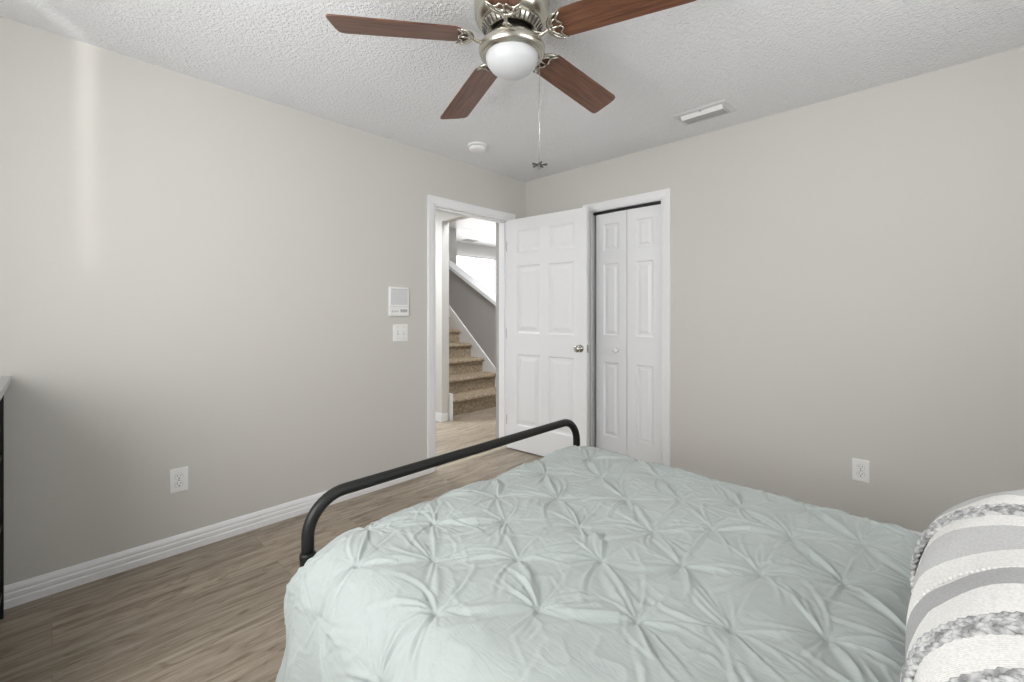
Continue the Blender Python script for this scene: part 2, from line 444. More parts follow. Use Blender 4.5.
bm = B(); lathe(bm, [(.075, -.001), (.10, -.001), (.10, -.010), (.08, -.012), (.075, -.004)], 32); obj('trim_ring', bm, M_white, t, True)
bm = B(); lathe(bm, [(0, -.003), (.076, -.003)], 32); obj('lens', bm, lamp_glow(), t)
t = tag(empty('air_vent', (6.95, 8.05, 2.94)), 'small ceiling vent seen through the doorway beyond the recessed light', 'vent')
boxo('frame', (-.18, .18, -.10, .10, -.008, 0), M_shade, t, bevel=.002)
for k in range(5): boxo('slat', (-.16, .16, -.075 + k * .035, -.058 + k * .035, -.014, -.006), M_shade, t)

# ------------------------------------------------------------ panelled doors
def panel_slab(bm, W, Hh, T_, cols, rows, i1=.016, i2=.028, i3=.056):
    """slab in local x (0..W), z (0..Hh), y (0..T_), relief on both faces"""
    xs = sorted({0, W, *[v for c in cols for v in c]}); zs = sorted({0, Hh, *[v for c in rows for v in c]})
    for side in (0, 1):
        y0 = 0 if side == 0 else T_; sg = 1 if side == 0 else -1
        V = {}
        def v(x, z, d=0):
            k = (round(x, 5), round(z, 5), d)
            if k not in V: V[k] = bm.verts.new((x, y0 + sg * d, z))
            return V[k]
        for xa, xb in zip(xs[:-1], xs[1:]):
            for za, zb in zip(zs[:-1], zs[1:]):
                if any(abs(xa - c[0]) < 1e-6 for c in cols) and any(abs(za - r_[0]) < 1e-6 for r_ in rows):
                    loops = []
                    for ins, d in ((0, 0), (i1 * .7, .0080), (i2, .0080), (i3, .0020)):
                        loops.append([v(xa + ins, za + ins, d), v(xb - ins, za + ins, d), v(xb - ins, zb - ins, d), v(xa + ins, zb - ins, d)])
                    for A, C in zip(loops[:-1], loops[1:]):
                        for q in range(4):
                            bm.faces.new((A[q], A[(q + 1) % 4], C[(q + 1) % 4], C[q]))
                    bm.faces.new(loops[-1])
                else:
                    bm.faces.new((v(xa, za), v(xb, za), v(xb, zb), v(xa, zb)))
    for (a, b_) in (((0, 0), (W, 0)), ((W, 0), (W, Hh)), ((W, Hh), (0, Hh)), ((0, Hh), (0, 0))):
        bm.faces.new([bm.verts.new(p) for p in ((a[0], 0, a[1]), (b_[0], 0, b_[1]), (b_[0], T_, b_[1]), (a[0], T_, a[1]))])

def knob_bm(bm, d, mi=0):
    """knob on axis y, pointing along d (+1 / -1)"""
    pr = [(0, 0), (.031, 0), (.031, .004), (.027, .009), (.012, .012), (.011, .026), (.018, .031), (.026, .040), (.0275, .050), (.024, .058), (.014, .063), (0, .064)]
    lathe(bm, [(r_, z * d) for r_, z in pr], 28, axis='y', mi=mi)

ROWS = [(.215, .845), (1.03, 1.62), (1.73, 1.93)]
# bedroom door: hinge pin at (DX1-.003, YL-.008); local x runs from hinge to free edge
DW, DH, DT = .812, 2.035, .035
door = S(empty('door_1', (DX1 - .002, YL - .006, .012)))
theta = R(-90 + 4.6)                        # direction hinge -> free edge
door.rotation_euler = (0, 0, theta)
bm = B(); panel_slab(bm, DW, DH, DT, [(.115, .365), (.450, .700)], ROWS)
# local +y is to the closet side, so the slab hangs on the -y side of the pin
obj('door_panel', bm, M_door, door, bevel=.0015, seg=1, loc=(.004, -.044, 0))
kb = empty('door_knob', (DW - .052, 0, .925)); kb.parent = door
bm = B(); knob_bm(bm, -1); obj('knob', bm, M_chrome, kb, True, loc=(0, -.0445, 0))
bm = B(); knob_bm(bm, 1); obj('knob', bm, M_chrome, kb, True, loc=(0, -.0085, 0))
lt = boxo('latch_plate', (DW + .0035, DW + .0055, -.039, -.014, .895, .955), M_chrome, door)
bm = B(); box(bm, DW + .004, DW + .014, -.032, -.020, .916, .934); obj('latch_bolt', bm, M_chrome, lt, bevel=.003)
for z in (.25, 1.02, 1.80):
    bm = B(); tube(bm, [(0, 0, z - .045), (0, 0, z + .045)], .0055, 10)
    box(bm, -.002, .004, -.036, -.002, z - .044, z + .044)
    box(bm, .000, .003, -.046, -.036, z - .044, z + .044)
    obj('hinge', bm, M_chrome, door)

# bifold closet door: two leaves, slightly folded
LW = .286
cl = S(empty('door_2', (XR + .062, CY0 + .012, .018)))
fold = R(2)
rows2 = [(.20, .80), (1.02, 1.60), (1.705, 1.925)]
def leaf(x, y, ang):
    bm = B(); panel_slab(bm, LW, 2.010, .028, [(.074, LW - .074)], rows2, .010, .022, .040)
    return obj('door_leaf', bm, M_door, cl, bevel=.0015, seg=1, loc=(x, y, 0), rot=(0, 0, ang))
leaf(0, 0, R(90) + fold)
l2 = leaf(-LW * math.sin(fold) - .0, LW * math.cos(fold) + .003, R(90) - fold)
bm = B(); lathe(bm, [(0, 0), (.013, 0), (.009, .012), (.016, .020), (.020, .029), (.016, .038), (0, .041)], 24, axis='y')
obj('door_knob', bm, M_plastic, l2, True, loc=(.085, .028, .905))
bm = B()
box(bm, -.030, .010, -.008, CY1 - CY0 - .020, 2.016, 2.036)
tk = obj('track', bm, M_blackrail, cl)
bm = B(); tube(bm, [(-.012, .012, 1.995), (-.012, .012, 2.012)], .006, 10); obj('pivot_pin', bm, M_chrome, cl)

# strike plate on the left jamb (dark spot)
S(boxo('trim_10', (DX0 + .0118, DX0 + .0140, YL + .008, YL + .036, .93, .99), M_chrome))

# ------------------------------------------------------------ things on the left wall
def plate_frame(t, w_, h_, d=.006):
    return boxo('cover_plate', (-w_ / 2, w_ / 2, -d, 0, -h_ / 2, h_ / 2), M_plastic, t, bevel=.0035, seg=3)
def outlet(loc, rz, label):
    t = tag(empty('wall_outlet', loc, rz), label, 'outlet')
    plate_frame(t, .076, .122)
    for s in (-1, 1):
        bm = B()
        poly = []
        for k in range(32):
            a = 2 * PI * k / 32; x = .0172 * math.cos(a); z = .0172 * math.sin(a)
            poly.append((x, max(-.0145, min(.0145, z))))
        zc = s * .0195
        prism(bm, poly, lambda a, b: (a, -.0062, b + zc), lambda a, b: (a, -.0085, b + zc))
        rc = obj('receptacle', bm, M_plastic, t)
        bm = B()
        box(bm, -.0082, -.0058, -.0092, -.008, zc - .001, zc + .008); box(bm, .0058, .0082, -.0092, -.008, zc - .0, zc + .007)
        lathe(bm, [(0, -.0092), (.003, -.0092), (.003, -.008)], 12, (0, 0, zc - .0085), 'y')
        obj('slot', bm, M_dark, rc)
        bm = B(); tube(bm, [(.0178 * math.cos(2 * PI * k / 28), -.0063, zc + max(-.0150, min(.0150, .0178 * math.sin(2 * PI * k / 28)))) for k in range(28)], .0009, 6, True)
        obj('rim', bm, M_shade, rc)
    bm = B(); lathe(bm, [(0, -.0072), (.003, -.0070), (.0033, -.006)], 12, axis='y'); obj('screw', bm, M_shade, t)
    return t
# door wall: front faces -y ; closet wall: front faces -x
outlet((.448, YL - .0005, .371), 0, 'white double wall outlet low on the left wall beside the black dresser')
outlet((XR - .0005, .292, .352), R(-90), 'white double wall outlet on the closet wall just above the edge of the bed')

t = tag(empty('light_switch', (1.740, YL - .0005, 1.077)), 'white two-gang light switch plate below the intercom panel', 'light switch')
plate_frame(t, .122, .122)
for x in (-.023, .023):
    boxo('switch_surround', (x - .006, x + .006, -.0075, -.005, -.013, .013), M_shade, t)
    bm = B(); prism(bm, [(-.009, -.006), (.009, -.006), (.011, -.017), (.003, -.018)], lambda a, b: (x - .004, b, a), lambda a, b: (x + .004, b, a)); obj('toggle', bm, M_plastic, t)
    for z in (-.042, .042):
        bm = B(); lathe(bm, [(0, -.0075), (.003, -.0072), (.0032, -.006)], 12, (x, 0, z), 'y'); obj('screw', bm, M_shade, t)

t = tag(empty('intercom_panel', (1.720, YL - .0005, 1.302)), 'white wall intercom panel with a speaker grille above small buttons', 'intercom')
bd = boxo('housing', (-.080, .080, -.022, 0, -.105, .105), M_plastic, t, bevel=.006, seg=3)
gr = boxo('speaker_grille', (-.066, .066, -.0235, -.021, -.022, .090), M_grille, t, bevel=.002)
bm = B()
for k in range(16): box(bm, -.062, .062, -.0246, -.0232, -.017 + k * .0065, -.0145 + k * .0065)
obj('grille_slats', bm, M_plastic, gr)
boxo('divider_line', (-.074, .074, -.0232, -.0215, -.040, -.0375), M_shade, t)
for k in range(3): boxo('button', (-.062 + k * .020, -.050 + k * .020, -.025, -.021, -.078, -.064), M_grille, t, bevel=.002)
boxo('display', (.008, .064, -.0240, -.021, -.078, -.056), M_shade, t, bevel=.001)

# ------------------------------------------------------------ ceiling things
t = tag(empty('smoke_detector', (2.158, 2.417, H)), 'round white smoke detector on the ceiling near the doorway', 'smoke detector')
bm = B(); lathe(bm, [(0, -.001), (.070, -.001), (.072, -.004), (.072, -.013), (.067, -.016), (0, -.016)], 48); obj('base', bm, M_plastic, t, False, bevel=.001)
bm = B(); lathe(bm, [(0, -.016), (.060, -.016), (.060, -.021), (0, -.021)], 48); obj('vent_gap', bm, M_shade, t)
bm = B(); lathe(bm, [(.062, -.020), (.064, -.023), (.062, -.036), (.052, -.042), (.018, -.044), (0, -.044)], 48); obj('cover', bm, M_plastic, t, True)

t = tag(empty('ceiling_vent', (2.772, 1.018, H)), 'white louvred rectangular air vent on the ceiling above the closet', 'vent')
VX, VY = .100, .155
bm = B()
poly = [(0, 0), (0, -.004), (.006, -.008), (.030, -.008), (.032, 0)]
rows_ = []
for (sx, sy) in ((-1, -1), (1, -1), (1, 1), (-1, 1)):
    rows_.append([bm.verts.new((sx * (VX - p), sy * (VY - p), z)) for p, z in poly])
for i in range(4):
    A, C = rows_[i], rows_[(i + 1) % 4]
    for q in range(len(poly)): bm.faces.new((A[q], A[(q + 1) % len(poly)], C[(q + 1) % len(poly)], C[q]))
obj('frame', bm, M_tile, t)
boxo('backing', (-VX + .028, VX - .028, -VY + .028, VY - .028, -.0015, -.0005), M_dark, t)
bm = B(); prism(bm, [(-.060, -.004), (-.045, -.026), (-.041, -.026), (-.054, -.002)], lambda a, b: (a, -.122, b), lambda a, b: (a, .122, b)); obj('louver', bm, M_plastic, t)
for k in range(7):
    x = -.034 + k * .0145
    bm = B(); prism(bm, [(x, -.026 + k * .0015), (x + .002, -.026 + k * .0015), (x + .011, -.004), (x + .009, -.004)], lambda a, b: (a, -.122, b), lambda a, b: (a, .122, b)); obj('louver', bm, M_tile, t)
for s in (-1, 1):
    bm = B(); prism(bm, [(-.066, -.004), (-.038, -.027), (.055, -.020), (.068, -.004)], lambda a, b: (a, s * .122, b), lambda a, b: (a, s * .1245, b)); obj('end_cap', bm, M_tile, t)
bm = B(); box(bm, -.080, -.068, -.006, .006, -.014, -.007); obj('damper_lever', bm, M_shade, t)
for s in (-1, 1):
    bm = B(); lathe(bm, [(0, -.010), (.004, -.0095), (.0045, -.008)], 12, (-.05, s * .139, 0)); obj('screw', bm, M_shade, t)

# ------------------------------------------------------------ ceiling fan
FX, FY, BZ = 1.228, 1.176, 2.283
fan = tag(empty('ceiling_fan', (FX, FY, H)), 'brushed nickel ceiling fan with five walnut blades and a frosted dome light', 'ceiling fan')
z0 = BZ - H                                  # blade plane in fan space
bm = B(); lathe(bm, [(0, 0), (.118, 0), (.130, -.006), (.144, -.022), (.146, -.040), (.143, -.088), (.134, -.106), (.118, -.119), (.113, -.120), (0, -.120)], 64)
obj('motor_housing', bm, M_nickel, fan, True)
bm = B(); lathe(bm, [(.110, -.117), (.1155, -.122), (.112, -.131), (.100, -.145), (.094, -.150), (.090, -.148), (.080, -.142), (0, -.140)], 64)
vb = obj('vent_collar', bm, M_nickel, fan, True)
for k in range(36):
    a = 2 * PI * k / 36
    bm = B(); c_, s_ = math.cos(a), math.sin(a)
    tube(bm, [(.1145 * c_, .1145 * s_, -.1275), (.1075 * c_, .1075 * s_, -.1375), (.0975 * c_, .0975 * s_, -.1485)], .0030, 6); obj('vent_slot', bm, M_dark, vb)
bm = B(); lathe(bm, [(0, -.138), (.070, -.140), (.072, -.166), (.062, -.172), (0, -.172)], 48); obj('rotor', bm, M_dknick, fan, True)
# light kit
bm = B(); lathe(bm, [(0, -.166), (.060, -.168), (.070, -.174), (.100, -.183), (.120, -.195), (.128, -.212), (.127, -.224), (.122, -.234), (.117, -.237), (.113, -.233), (.110, -.233), (.107, -.240), (.104, -.241), (.1025, -.236), (.1025, -.220), (0, -.218)], 72)
obj('light_ring', bm, M_nickel, fan, True)
bm = B(); lathe(bm, [(.1015, -.228), (.101, -.244), (.096, -.264), (.082, -.283), (.060, -.298), (.032, -.306), (0, -.309)], 72)
obj('glass_dome', bm, M_glass, fan, True)

def blade_bm():
    bm = B(); L0, L1 = .168, .668; pts = []
    # outline: rounded root, slight flare, tip with one softer corner
    w0, w1 = .064, .073
    up = [(L0 + .000, .018), (L0 + .006, .036), (L0 + .024, .050), (L0 + .05, w0)]
    for k in range(1, 9): u = k / 9; up.append((L0 + .05 + u * (L1 - .03 - L0 - .05), w0 + (w1 - w0) * u))
    up += [(L1 - .022, w1), (L1 - .008, w1 - .003), (L1 - .001, w1 - .012), (L1 - .001, w1 - .026)]
    dn = [(L1 - .012, -w1 + .040), (L1 - .019, -w1 + .016), (L1 - .028, -w1 + .004), (L1 - .042, -w1)]
    for k in range(8, 0, -1): u = k / 9; dn.append((L0 + .05 + u * (L1 - .03 - L0 - .05), -w0 - (w1 - w0) * u))
    dn += [(L0 + .05, -w0), (L0 + .024, -.050), (L0 + .006, -.036), (L0, -.018)]
    prism(bm, up + dn, lambda a, b: (a, b, .003), lambda a, b: (a, b, -.003))
    return bm
def crescent(bm):
    """openwork bracket under the blade root, thin flat bars"""
    z = -.008
    # outer crescent
    arc = []
    for k in range(15):
        a = R(-78) + k * R(156) / 14
        arc.append((.211 - .058 * math.cos(a), .062 * math.sin(a), z))
    rr = [.0042 + .0034 * math.sin(PI * k / 14) for k in range(15)]
    tube(bm, arc, rr, 8)
    # inner scroll
    for s in (-1, 1):
        tube(bm, [(.212, s * .060, z), (.192, s * .040, z), (.193, s * .025, z), (.206, s * .013, z), (.202, s * .004, z)], [.003, .005, .0045, .004, .003], 8)
        tube(bm, [(.154, s * .004, z), (.166, s * .018, z), (.173, s * .029, z), (.190, s * .038, z)], [.005, .0045, .004, .003], 8)
    tube(bm, [(.154, 0, z), (.178, 0, z), (.202, 0, z)], [.006, .0045, .003], 8)
def arm(bm):
    tube(bm, [(.070, 0, -.004), (.095, 0, -.016), (.120, 0, -.022), (.135, 0, -.018), (.150, 0, -.010), (.160, 0, -.008)], [.010, .008, .007, .0065, .007, .007], 10)
    tube(bm, [(.072, .012, .004), (.090, .018, -.010), (.112, .012, -.018), (.128, .004, -.021)], [.006, .005, .004, .003], 8)
    tube(bm, [(.072, -.012, .004), (.090, -.018, -.010), (.112, -.012, -.018), (.128, -.004, -.021)], [.006, .005, .004, .003], 8)
pitch = R(-11)
tipz = [2.268, 2.230, 2.243, 2.286, 2.286]
for k in range(5):
    a = R(143.5 - 72 * k)
    br_ = bpy.data.objects.new('blade_arm', None)
    if k == 0:
        bm = B(); crescent(bm); arm(bm); arm0 = obj('blade_arm', bm, M_nickel, fan, True)
        bl0 = obj('blade', blade_bm(), M_wood, fan, bevel=.0018, seg=2)
        A_, Bl_ = arm0, bl0
    else:
        A_ = arm0.copy(); Bl_ = bl0.copy(); COL.objects.link(A_); COL.objects.link(Bl_); A_.parent = fan; Bl_.parent = fan
    for o_ in (A_, Bl_):
        o_.location = (0, 0, z0)
        o_.rotation_euler = (pitch if o_ is Bl_ else pitch * .9, -math.asin((tipz[k] - BZ) / .66), a)
bpy.data.objects.remove(br_)
# pull chain hanging from the light ring, miniature fan charm at its end
cx_, cy_ = 1.292 - FX, 1.092 - FY
t = bpy.data.objects.new('pull_chain', None); COL.objects.link(t); t.parent = fan; t.location = (cx_, cy_, 0)
bm = B(); tube(bm, [(0, 0, -.242), (0, 0, 1.800 - H)], .0012, 6)
for k in range(60): bmesh.ops.create_icosphere(bm, subdivisions=1, radius=.0019, matrix=Matrix.Translation((0, 0, -.244 - k * (.404 / 60))))
obj('chain', bm, M_chrome, t, True)
bm = B(); lathe(bm, [(0, .010), (.004, .008), (.007, .002), (.006, -.006), (.003, -.010), (.004, -.016), (0, -.019)], 16)
for k in range(5):
    a = 2 * PI * k / 5 + .3
    tube(bm, [(.004 * math.cos(a), .004 * math.sin(a), 0), (.030 * math.cos(a), .030 * math.sin(a), 0)], [.002, .0042], 6)
obj('fan_charm', bm, mat('pewter', (.10, .095, .09), .4, .8), t, True, loc=(0, 0, 1.792 - H))

# ------------------------------------------------------------ dresser at the far left
dr = tag(empty('dresser', (-.355, 2.28, 0)), 'black framed dresser with a light grey top at the left edge of the photo', 'dresser')
boxo('top', (-.235, .238, -.50, .485, .935, .963), mat('grey_laminate_top', (.50, .50, .505), .4), dr, bevel=.003)
bm = B()
for x in (-.215, .212):
    for y in (-.47, .420): box(bm, x - .009, x + .009, y - .009, y + .009, 0, .935)
for z in (.10, .375, .650, .925):
    for x in (-.215, .208): box(bm, x - .008, x + .008, -.46, .410, z - .008, z + .008)
    for y in (-.47, .420): box(bm, -.205, .198, y - .008, y + .008, z - .008, z + .008)
    box(bm, -.205, .198, -.011, .005, z - .008, z + .008)
obj('frame', bm, M_black, dr)
for z in (.115, .390, .665):
    for (y0, y1) in ((-.455, -.010), (.006, .408)):
        d_ = boxo('drawer', (-.20, .205, y0, y1, z, z + .235), M_fabricgrey, dr, bevel=.006)
        yc = (y0 + y1) / 2
        bm = B(); tube(bm, [(.204, yc - .075, z + .15), (.216, yc - .06, z + .135), (.219, yc, z + .122), (.216, yc + .06, z + .135), (.204, yc + .075, z + .15)], .004, 8)
        obj('handle', bm, M_black, d_, True)

# ------------------------------------------------------------ bed
BX0, BX1, BF, BH = .540, 1.940, 1.380, -.70  # posts in x, foot rail and headboard y
bed = tag(empty('bed_frame', ((BX0 + BX1) / 2, (BF + BH) / 2, 0)), 'black tubular metal bed frame with a rounded foot rail', 'bed')
bx, by = bed.location.x, bed.location.y
def hoop(y, zt, r_, rc, z0=.0):
    pts = [(BX0 - bx, y - by, z0)]
    pts.append((BX0 - bx, y - by, zt - rc - .02))
    for k in range(13):
        a = PI - k * PI / 24; pts.append((BX0 - bx + rc + rc * math.cos(a), y - by, zt - rc + rc * math.sin(a)))
    for k in range(13):
        a = PI / 2 - k * PI / 24; pts.append((BX1 - bx - rc + rc * math.cos(a), y - by, zt - rc + rc * math.sin(a)))
    pts.append((BX1 - bx, y - by, zt - rc - .02)); pts.append((BX1 - bx, y - by, z0))
    bm = B(); tube(bm, pts, r_, 20); return bm
obj('foot_rail', hoop(BF, .655, .0185, .115, .46), M_black, bed, True)
obj('head_rail', hoop(BH, 1.00, .0185, .115, .46), M_black, bed, True)
for x in (BX0, BX1):
    for y in (BF, BH):
        bm = B(); lathe(bm, [(0, 0), (.0225, 0), (.0225, .475), (.0235, .478), (.0235, .492), (.019, .496), (0, .496)], 20, (x - bx, y - by, 0))
        obj('leg', bm, M_black, bed, True, bevel=.001)
    bm = B(); box(bm, x - bx - .012, x - bx + .012, BH - by + .02, BF - by - .02, .26, .31); obj('side_rail', bm, M_black, bed, bevel=.003)
for y in (BF, BH):
    bm = B(); tube(bm, [(BX0 - bx + .02, y - by, .33), (BX1 - bx - .02, y - by, .33)], .012, 12); obj('cross_bar', bm, M_black, bed, True)
bm = B()
for x in np.linspace(BX0 + .14, BX1 - .14, 7): tube(bm, [(x - bx, BH - by, .33), (x - bx, BH - by, .96)], .007, 10)
obj('spindle', bm, M_black, bed, True)
for k in range(9):
    y = BH + .12 + k * .235; boxo('slat', (BX0 - bx + .012, BX1 - bx - .012, y - by - .03, y - by + .03, .285, .312), M_black, bed)
MX0, MX1, MY0, MY1 = .520, 1.780, -.660, 1.250
mt = tag(boxo('mattress', (MX0, MX1, MY0, MY1, .314, .560), M_matt, None, bevel=.045, seg=5), 'white mattress lying on the bed frame under the mint comforter', 'mattress')

# comforter: pinch-pleated cloth, one fine mesh
TOP = .590
IX0, IX1, IY0, IY1 = .580, 1.715, -.70, 1.195
RR = .125
pin = [(.512, 1.011), (.651, .89), (.784, .729), (.926, .584), (.534, .723), (.68, .579), (.792, .42), (.393, .744), (.759, 1.037), (.9, .889), (1.032, .726),
       (1.008, 1.026), (1.138, .884), (1.28, 1.055), (1.404, .889), (1.124, 1.181), (1.516, 1.017), (1.046, .437), (1.135, .289), (1.236, .148), (.895, .278), (.993, .143),
       (1.384, .278), (1.484, .136), (1.271, .444), (1.489, .433), (1.156, .563), (1.29, .72), (1.53, .72), (1.40, .59), (1.62, .57), (.86, 1.17), (1.40, 1.20), (1.65, .87),
       (.62, 1.15), (.38, 1.03), (.27, .89), (.26, .60), (.42, .44), (.56, .28), (.68, .14), (.30, .30), (.44, .14), (1.62, .28), (1.74, .14), (1.75, .43), (1.78, .72), (1.77, 1.0),
       (1.64, 1.15), (1.88, .28), (1.90, .58), (1.90, .87), (1.60, 0), (1.35, 0), (1.10, 0), (.85, 0), (.56, 0), (.30, 0), (.50, 1.28), (.74, 1.33), (1.0, 1.33), (1.26, 1.34), (1.52, 1.33), (1.8, 1.3)]
for j in range(-1, -5, -1):
    for i in range(8): pin.append((.18 + i * .25 + (.125 if j % 2 else 0), j * .148))
rng = np.random.RandomState(5)
GX = np.arange(.05, 2.08, .0030); GY = np.arange(-.74, 1.56, .0030)
PX, PY = np.meshgrid(GX, GY, indexing='ij')
Hh = np.zeros_like(PX)
pin = [(a * 1.061, b_ * 1.061) for a, b_ in pin]
P_ = np.array(pin)
# puffs: bilinear-ish distance to the nearest pinch
d1 = np.full(PX.shape, 9.0)
for (a, b_) in pin:
    d = np.hypot(PX - a, PY - b_); d1 = np.minimum(d1, d)
Hh += .015 * (1 - np.exp(-(d1 / .050) ** 1.1))
# radial pleats
for (a, b_) in pin:
    x = PX - a; y = PY - b_
    msk = (np.abs(x) < .24) & (np.abs(y) < .24)
    xs_, ys_ = x[msk], y[msk]; r_ = np.hypot(xs_, ys_) + 1e-6; th = np.arctan2(ys_, xs_)
    dd = np.hypot(P_[:, 0] - a, P_[:, 1] - b_); nb = [k for k in np.argsort(dd)[1:7] if dd[k] < .32]
    rays = []
    for k in nb: rays.append((math.atan2(P_[k, 1] - b_, P_[k, 0] - a) + rng.normal(0, .07), min(.15, dd[k] * rng.uniform(.45, .75)), rng.uniform(.6, 1.1)))
    for _ in range(9): rays.append((rng.uniform(-PI, PI), rng.uniform(.035, .13), rng.uniform(.4, 1.0)))
    acc = np.zeros_like(r_)
    for (ta, L, am) in rays:
        cv = rng.normal(0, 1.6)
        dth = (th - ta + cv * r_ + PI) % (2 * PI) - PI
        s = r_ * np.sin(dth); w_ = .0013 + .043 * r_
        env = am * np.exp(-(r_ / L) ** 2.2) * (1 - np.exp(-(r_ / .010) ** 2)) * (np.cos(dth) > 0)
        acc += env * (.0068 * np.exp(-(s / w_) ** 2) - .0056 * np.exp(-((s - 1.5 * w_) / (.7 * w_)) ** 2))
    acc -= .008 * np.exp(-(r_ / .009) ** 2)
    Hh[msk] += acc
# long soft ridges joining neighbours
used = set()
for i in range(len(pin)):
    dd = np.hypot(P_[:, 0] - P_[i, 0], P_[:, 1] - P_[i, 1])
    for k in np.argsort(dd)[1:4]:
        key = (min(i, k), max(i, k))
        if key in used or dd[k] > .26: continue
        used.add(key)
        v = (P_[k] - P_[i]); L = dd[k]; v = v / L
        u = (PX - P_[i, 0]) * v[0] + (PY - P_[i, 1]) * v[1]; s = -(PX - P_[i, 0]) * v[1] + (PY - P_[i, 1]) * v[0]
        q = np.clip(u / L, 0, 1); bow = rng.normal(0, .012) * np.sin(PI * q)
        mask = (u > 0) & (u < L)
        s2 = s - bow; ww = .004 + .008 * np.sin(PI * q); am = rng.uniform(.2, 1.0)
        sg = 1 if rng.rand() > .5 else -1
        Hh += mask * am * np.sin(PI * q) ** .7 * (.0075 * np.exp(-(s2 / ww) ** 2) - .0055 * np.exp(-((s2 - sg * 1.7 * ww) / ww) ** 2))
# broad lumps and stray creases
def vnoise(sc_, off):
    n = 64; g = np.random.RandomState(off).rand(n, n)
    fx = (PX * sc_) % n; fy = (PY * sc_) % n
    i0 = fx.astype(int) % n; j0 = fy.astype(int) % n; tx = fx - np.floor(fx); ty = fy - np.floor(fy)
    tx = tx * tx * (3 - 2 * tx); ty = ty * ty * (3 - 2 * ty); i1 = (i0 + 1) % n; j1 = (j0 + 1) % n
    return (g[i0, j0] * (1 - tx) + g[i1, j0] * tx) * (1 - ty) + (g[i0, j1] * (1 - tx) + g[i1, j1] * tx) * ty - .5
Hh += .014 * vnoise(4.2, 1) + .006 * vnoise(11, 2)
cr = 1 - np.abs(vnoise(14, 3) + .5 * vnoise(27, 4)) * 2; Hh += .0028 * np.clip(cr, 0, 1) ** 6
for _ in range(420):                        # stray short creases
    a, b_ = rng.uniform(.1, 2.0), rng.uniform(-.7, 1.5); ta = rng.uniform(0, PI); L = rng.uniform(.02, .07)
    i0, i1 = np.searchsorted(GX, [a - .15, a + .15]); j0, j1 = np.searchsorted(GY, [b_ - .15, b_ + .15])
    x = PX[i0:i1, j0:j1] - a; y = PY[i0:i1, j0:j1] - b_
    u = x * math.cos(ta) + y * math.sin(ta); s = -x * math.sin(ta) + y * math.cos(ta) + rng.normal(0, 3) * u * u
    Hh[i0:i1, j0:j1] += rng.uniform(.0010, .0028) * np.exp(-(u / L) ** 2) * (np.exp(-(s / .004) ** 2) - .7 * np.exp(-((s - .008) / .005) ** 2))
# one binomial pass takes the stair-steps off creases that cross the grid
Hp = np.pad(Hh, 1, mode='edge'); Hh = (Hp[:-2, 1:-1] + 2 * Hp[1:-1, 1:-1] + Hp[2:, 1:-1]) / 4
Hp = np.pad(Hh, 1, mode='edge'); Hh = (Hp[1:-1, :-2] + 2 * Hp[1:-1, 1:-1] + Hp[1:-1, 2:]) / 4
# drape
qx = np.clip(PX, IX0, IX1); qy = np.clip(PY, IY0 - 1, IY1)
ex, ey = PX - qx, PY - qy
e = np.hypot(ex, ey); en = np.maximum(e, 1e-6); nx, ny = ex / en, ey / en
arc = RR * PI / 2
al = np.minimum(e, arc) / RR
over = np.maximum(e - arc, 0)
phi = np.arctan2(ey, ex)
corner = np.clip(np.minimum(np.abs(ex), np.abs(ey)) / .08, 0, 1)
side_x = np.abs(nx)
flare = .10 * side_x + .04 * (1 - side_x)
fold_ = over * (.07 * np.sin(PY * 21 + 1.0) * side_x + .10 * corner * np.sin(phi * 5.0 + 2.2)) + .040 * np.exp(-((phi - 2.25) / .35) ** 2) * np.clip(e / .15, 0, 1) * np.exp(-(over / .10) ** 2)
hor = RR * np.sin(al) + over * flare + fold_
sag = .035 * np.exp(-((phi - 2.3) / .55) ** 2) * np.clip(e / .10, 0, 1)
ver = RR * (1 - np.cos(al)) + over * .95 + sag
nz = np.cos(al); nh = np.sin(al)
X3 = qx + nx * hor + Hh * nx * nh; Y3 = qy + ny * hor + Hh * ny * nh
Z3 = TOP - ver + Hh * nz - .008
Z3 = np.maximum(Z3, .045)
Z3 -= .016 / (1 + np.exp((np.abs(Y3 + .13) - .17) / .015)) * (Z3 > .4)   # sinks under the pillow
ni, nj = PX.shape
verts = np.stack([X3, Y3, Z3], -1).reshape(-1, 3)
idx = np.arange(ni * nj).reshape(ni, nj)
faces = np.stack([idx[:-1, :-1], idx[1:, :-1], idx[1:, 1:], idx[:-1, 1:]], -1).reshape(-1, 4)
me = bpy.data.meshes.new('comforter')
me.vertices.add(len(verts)); me.vertices.foreach_set('co', verts.astype('f').ravel())
me.loops.add(faces.size); me.loops.foreach_set('vertex_index', faces.astype('i').ravel())
me.polygons.add(len(faces)); me.polygons.foreach_set('loop_start', np.arange(0, faces.size, 4, dtype='i')); me.polygons.foreach_set('loop_total', np.full(len(faces), 4, dtype='i'))
me.update(calc_edges=True); me.validate()
me.polygons.foreach_set('use_smooth', [True] * len(me.polygons))
me.materials.append(M_mint)
co = bpy.data.objects.new('comforter', me); COL.objects.link(co)
tag(co, 'mint green pinch-pleated comforter spread over the bed', 'comforter')

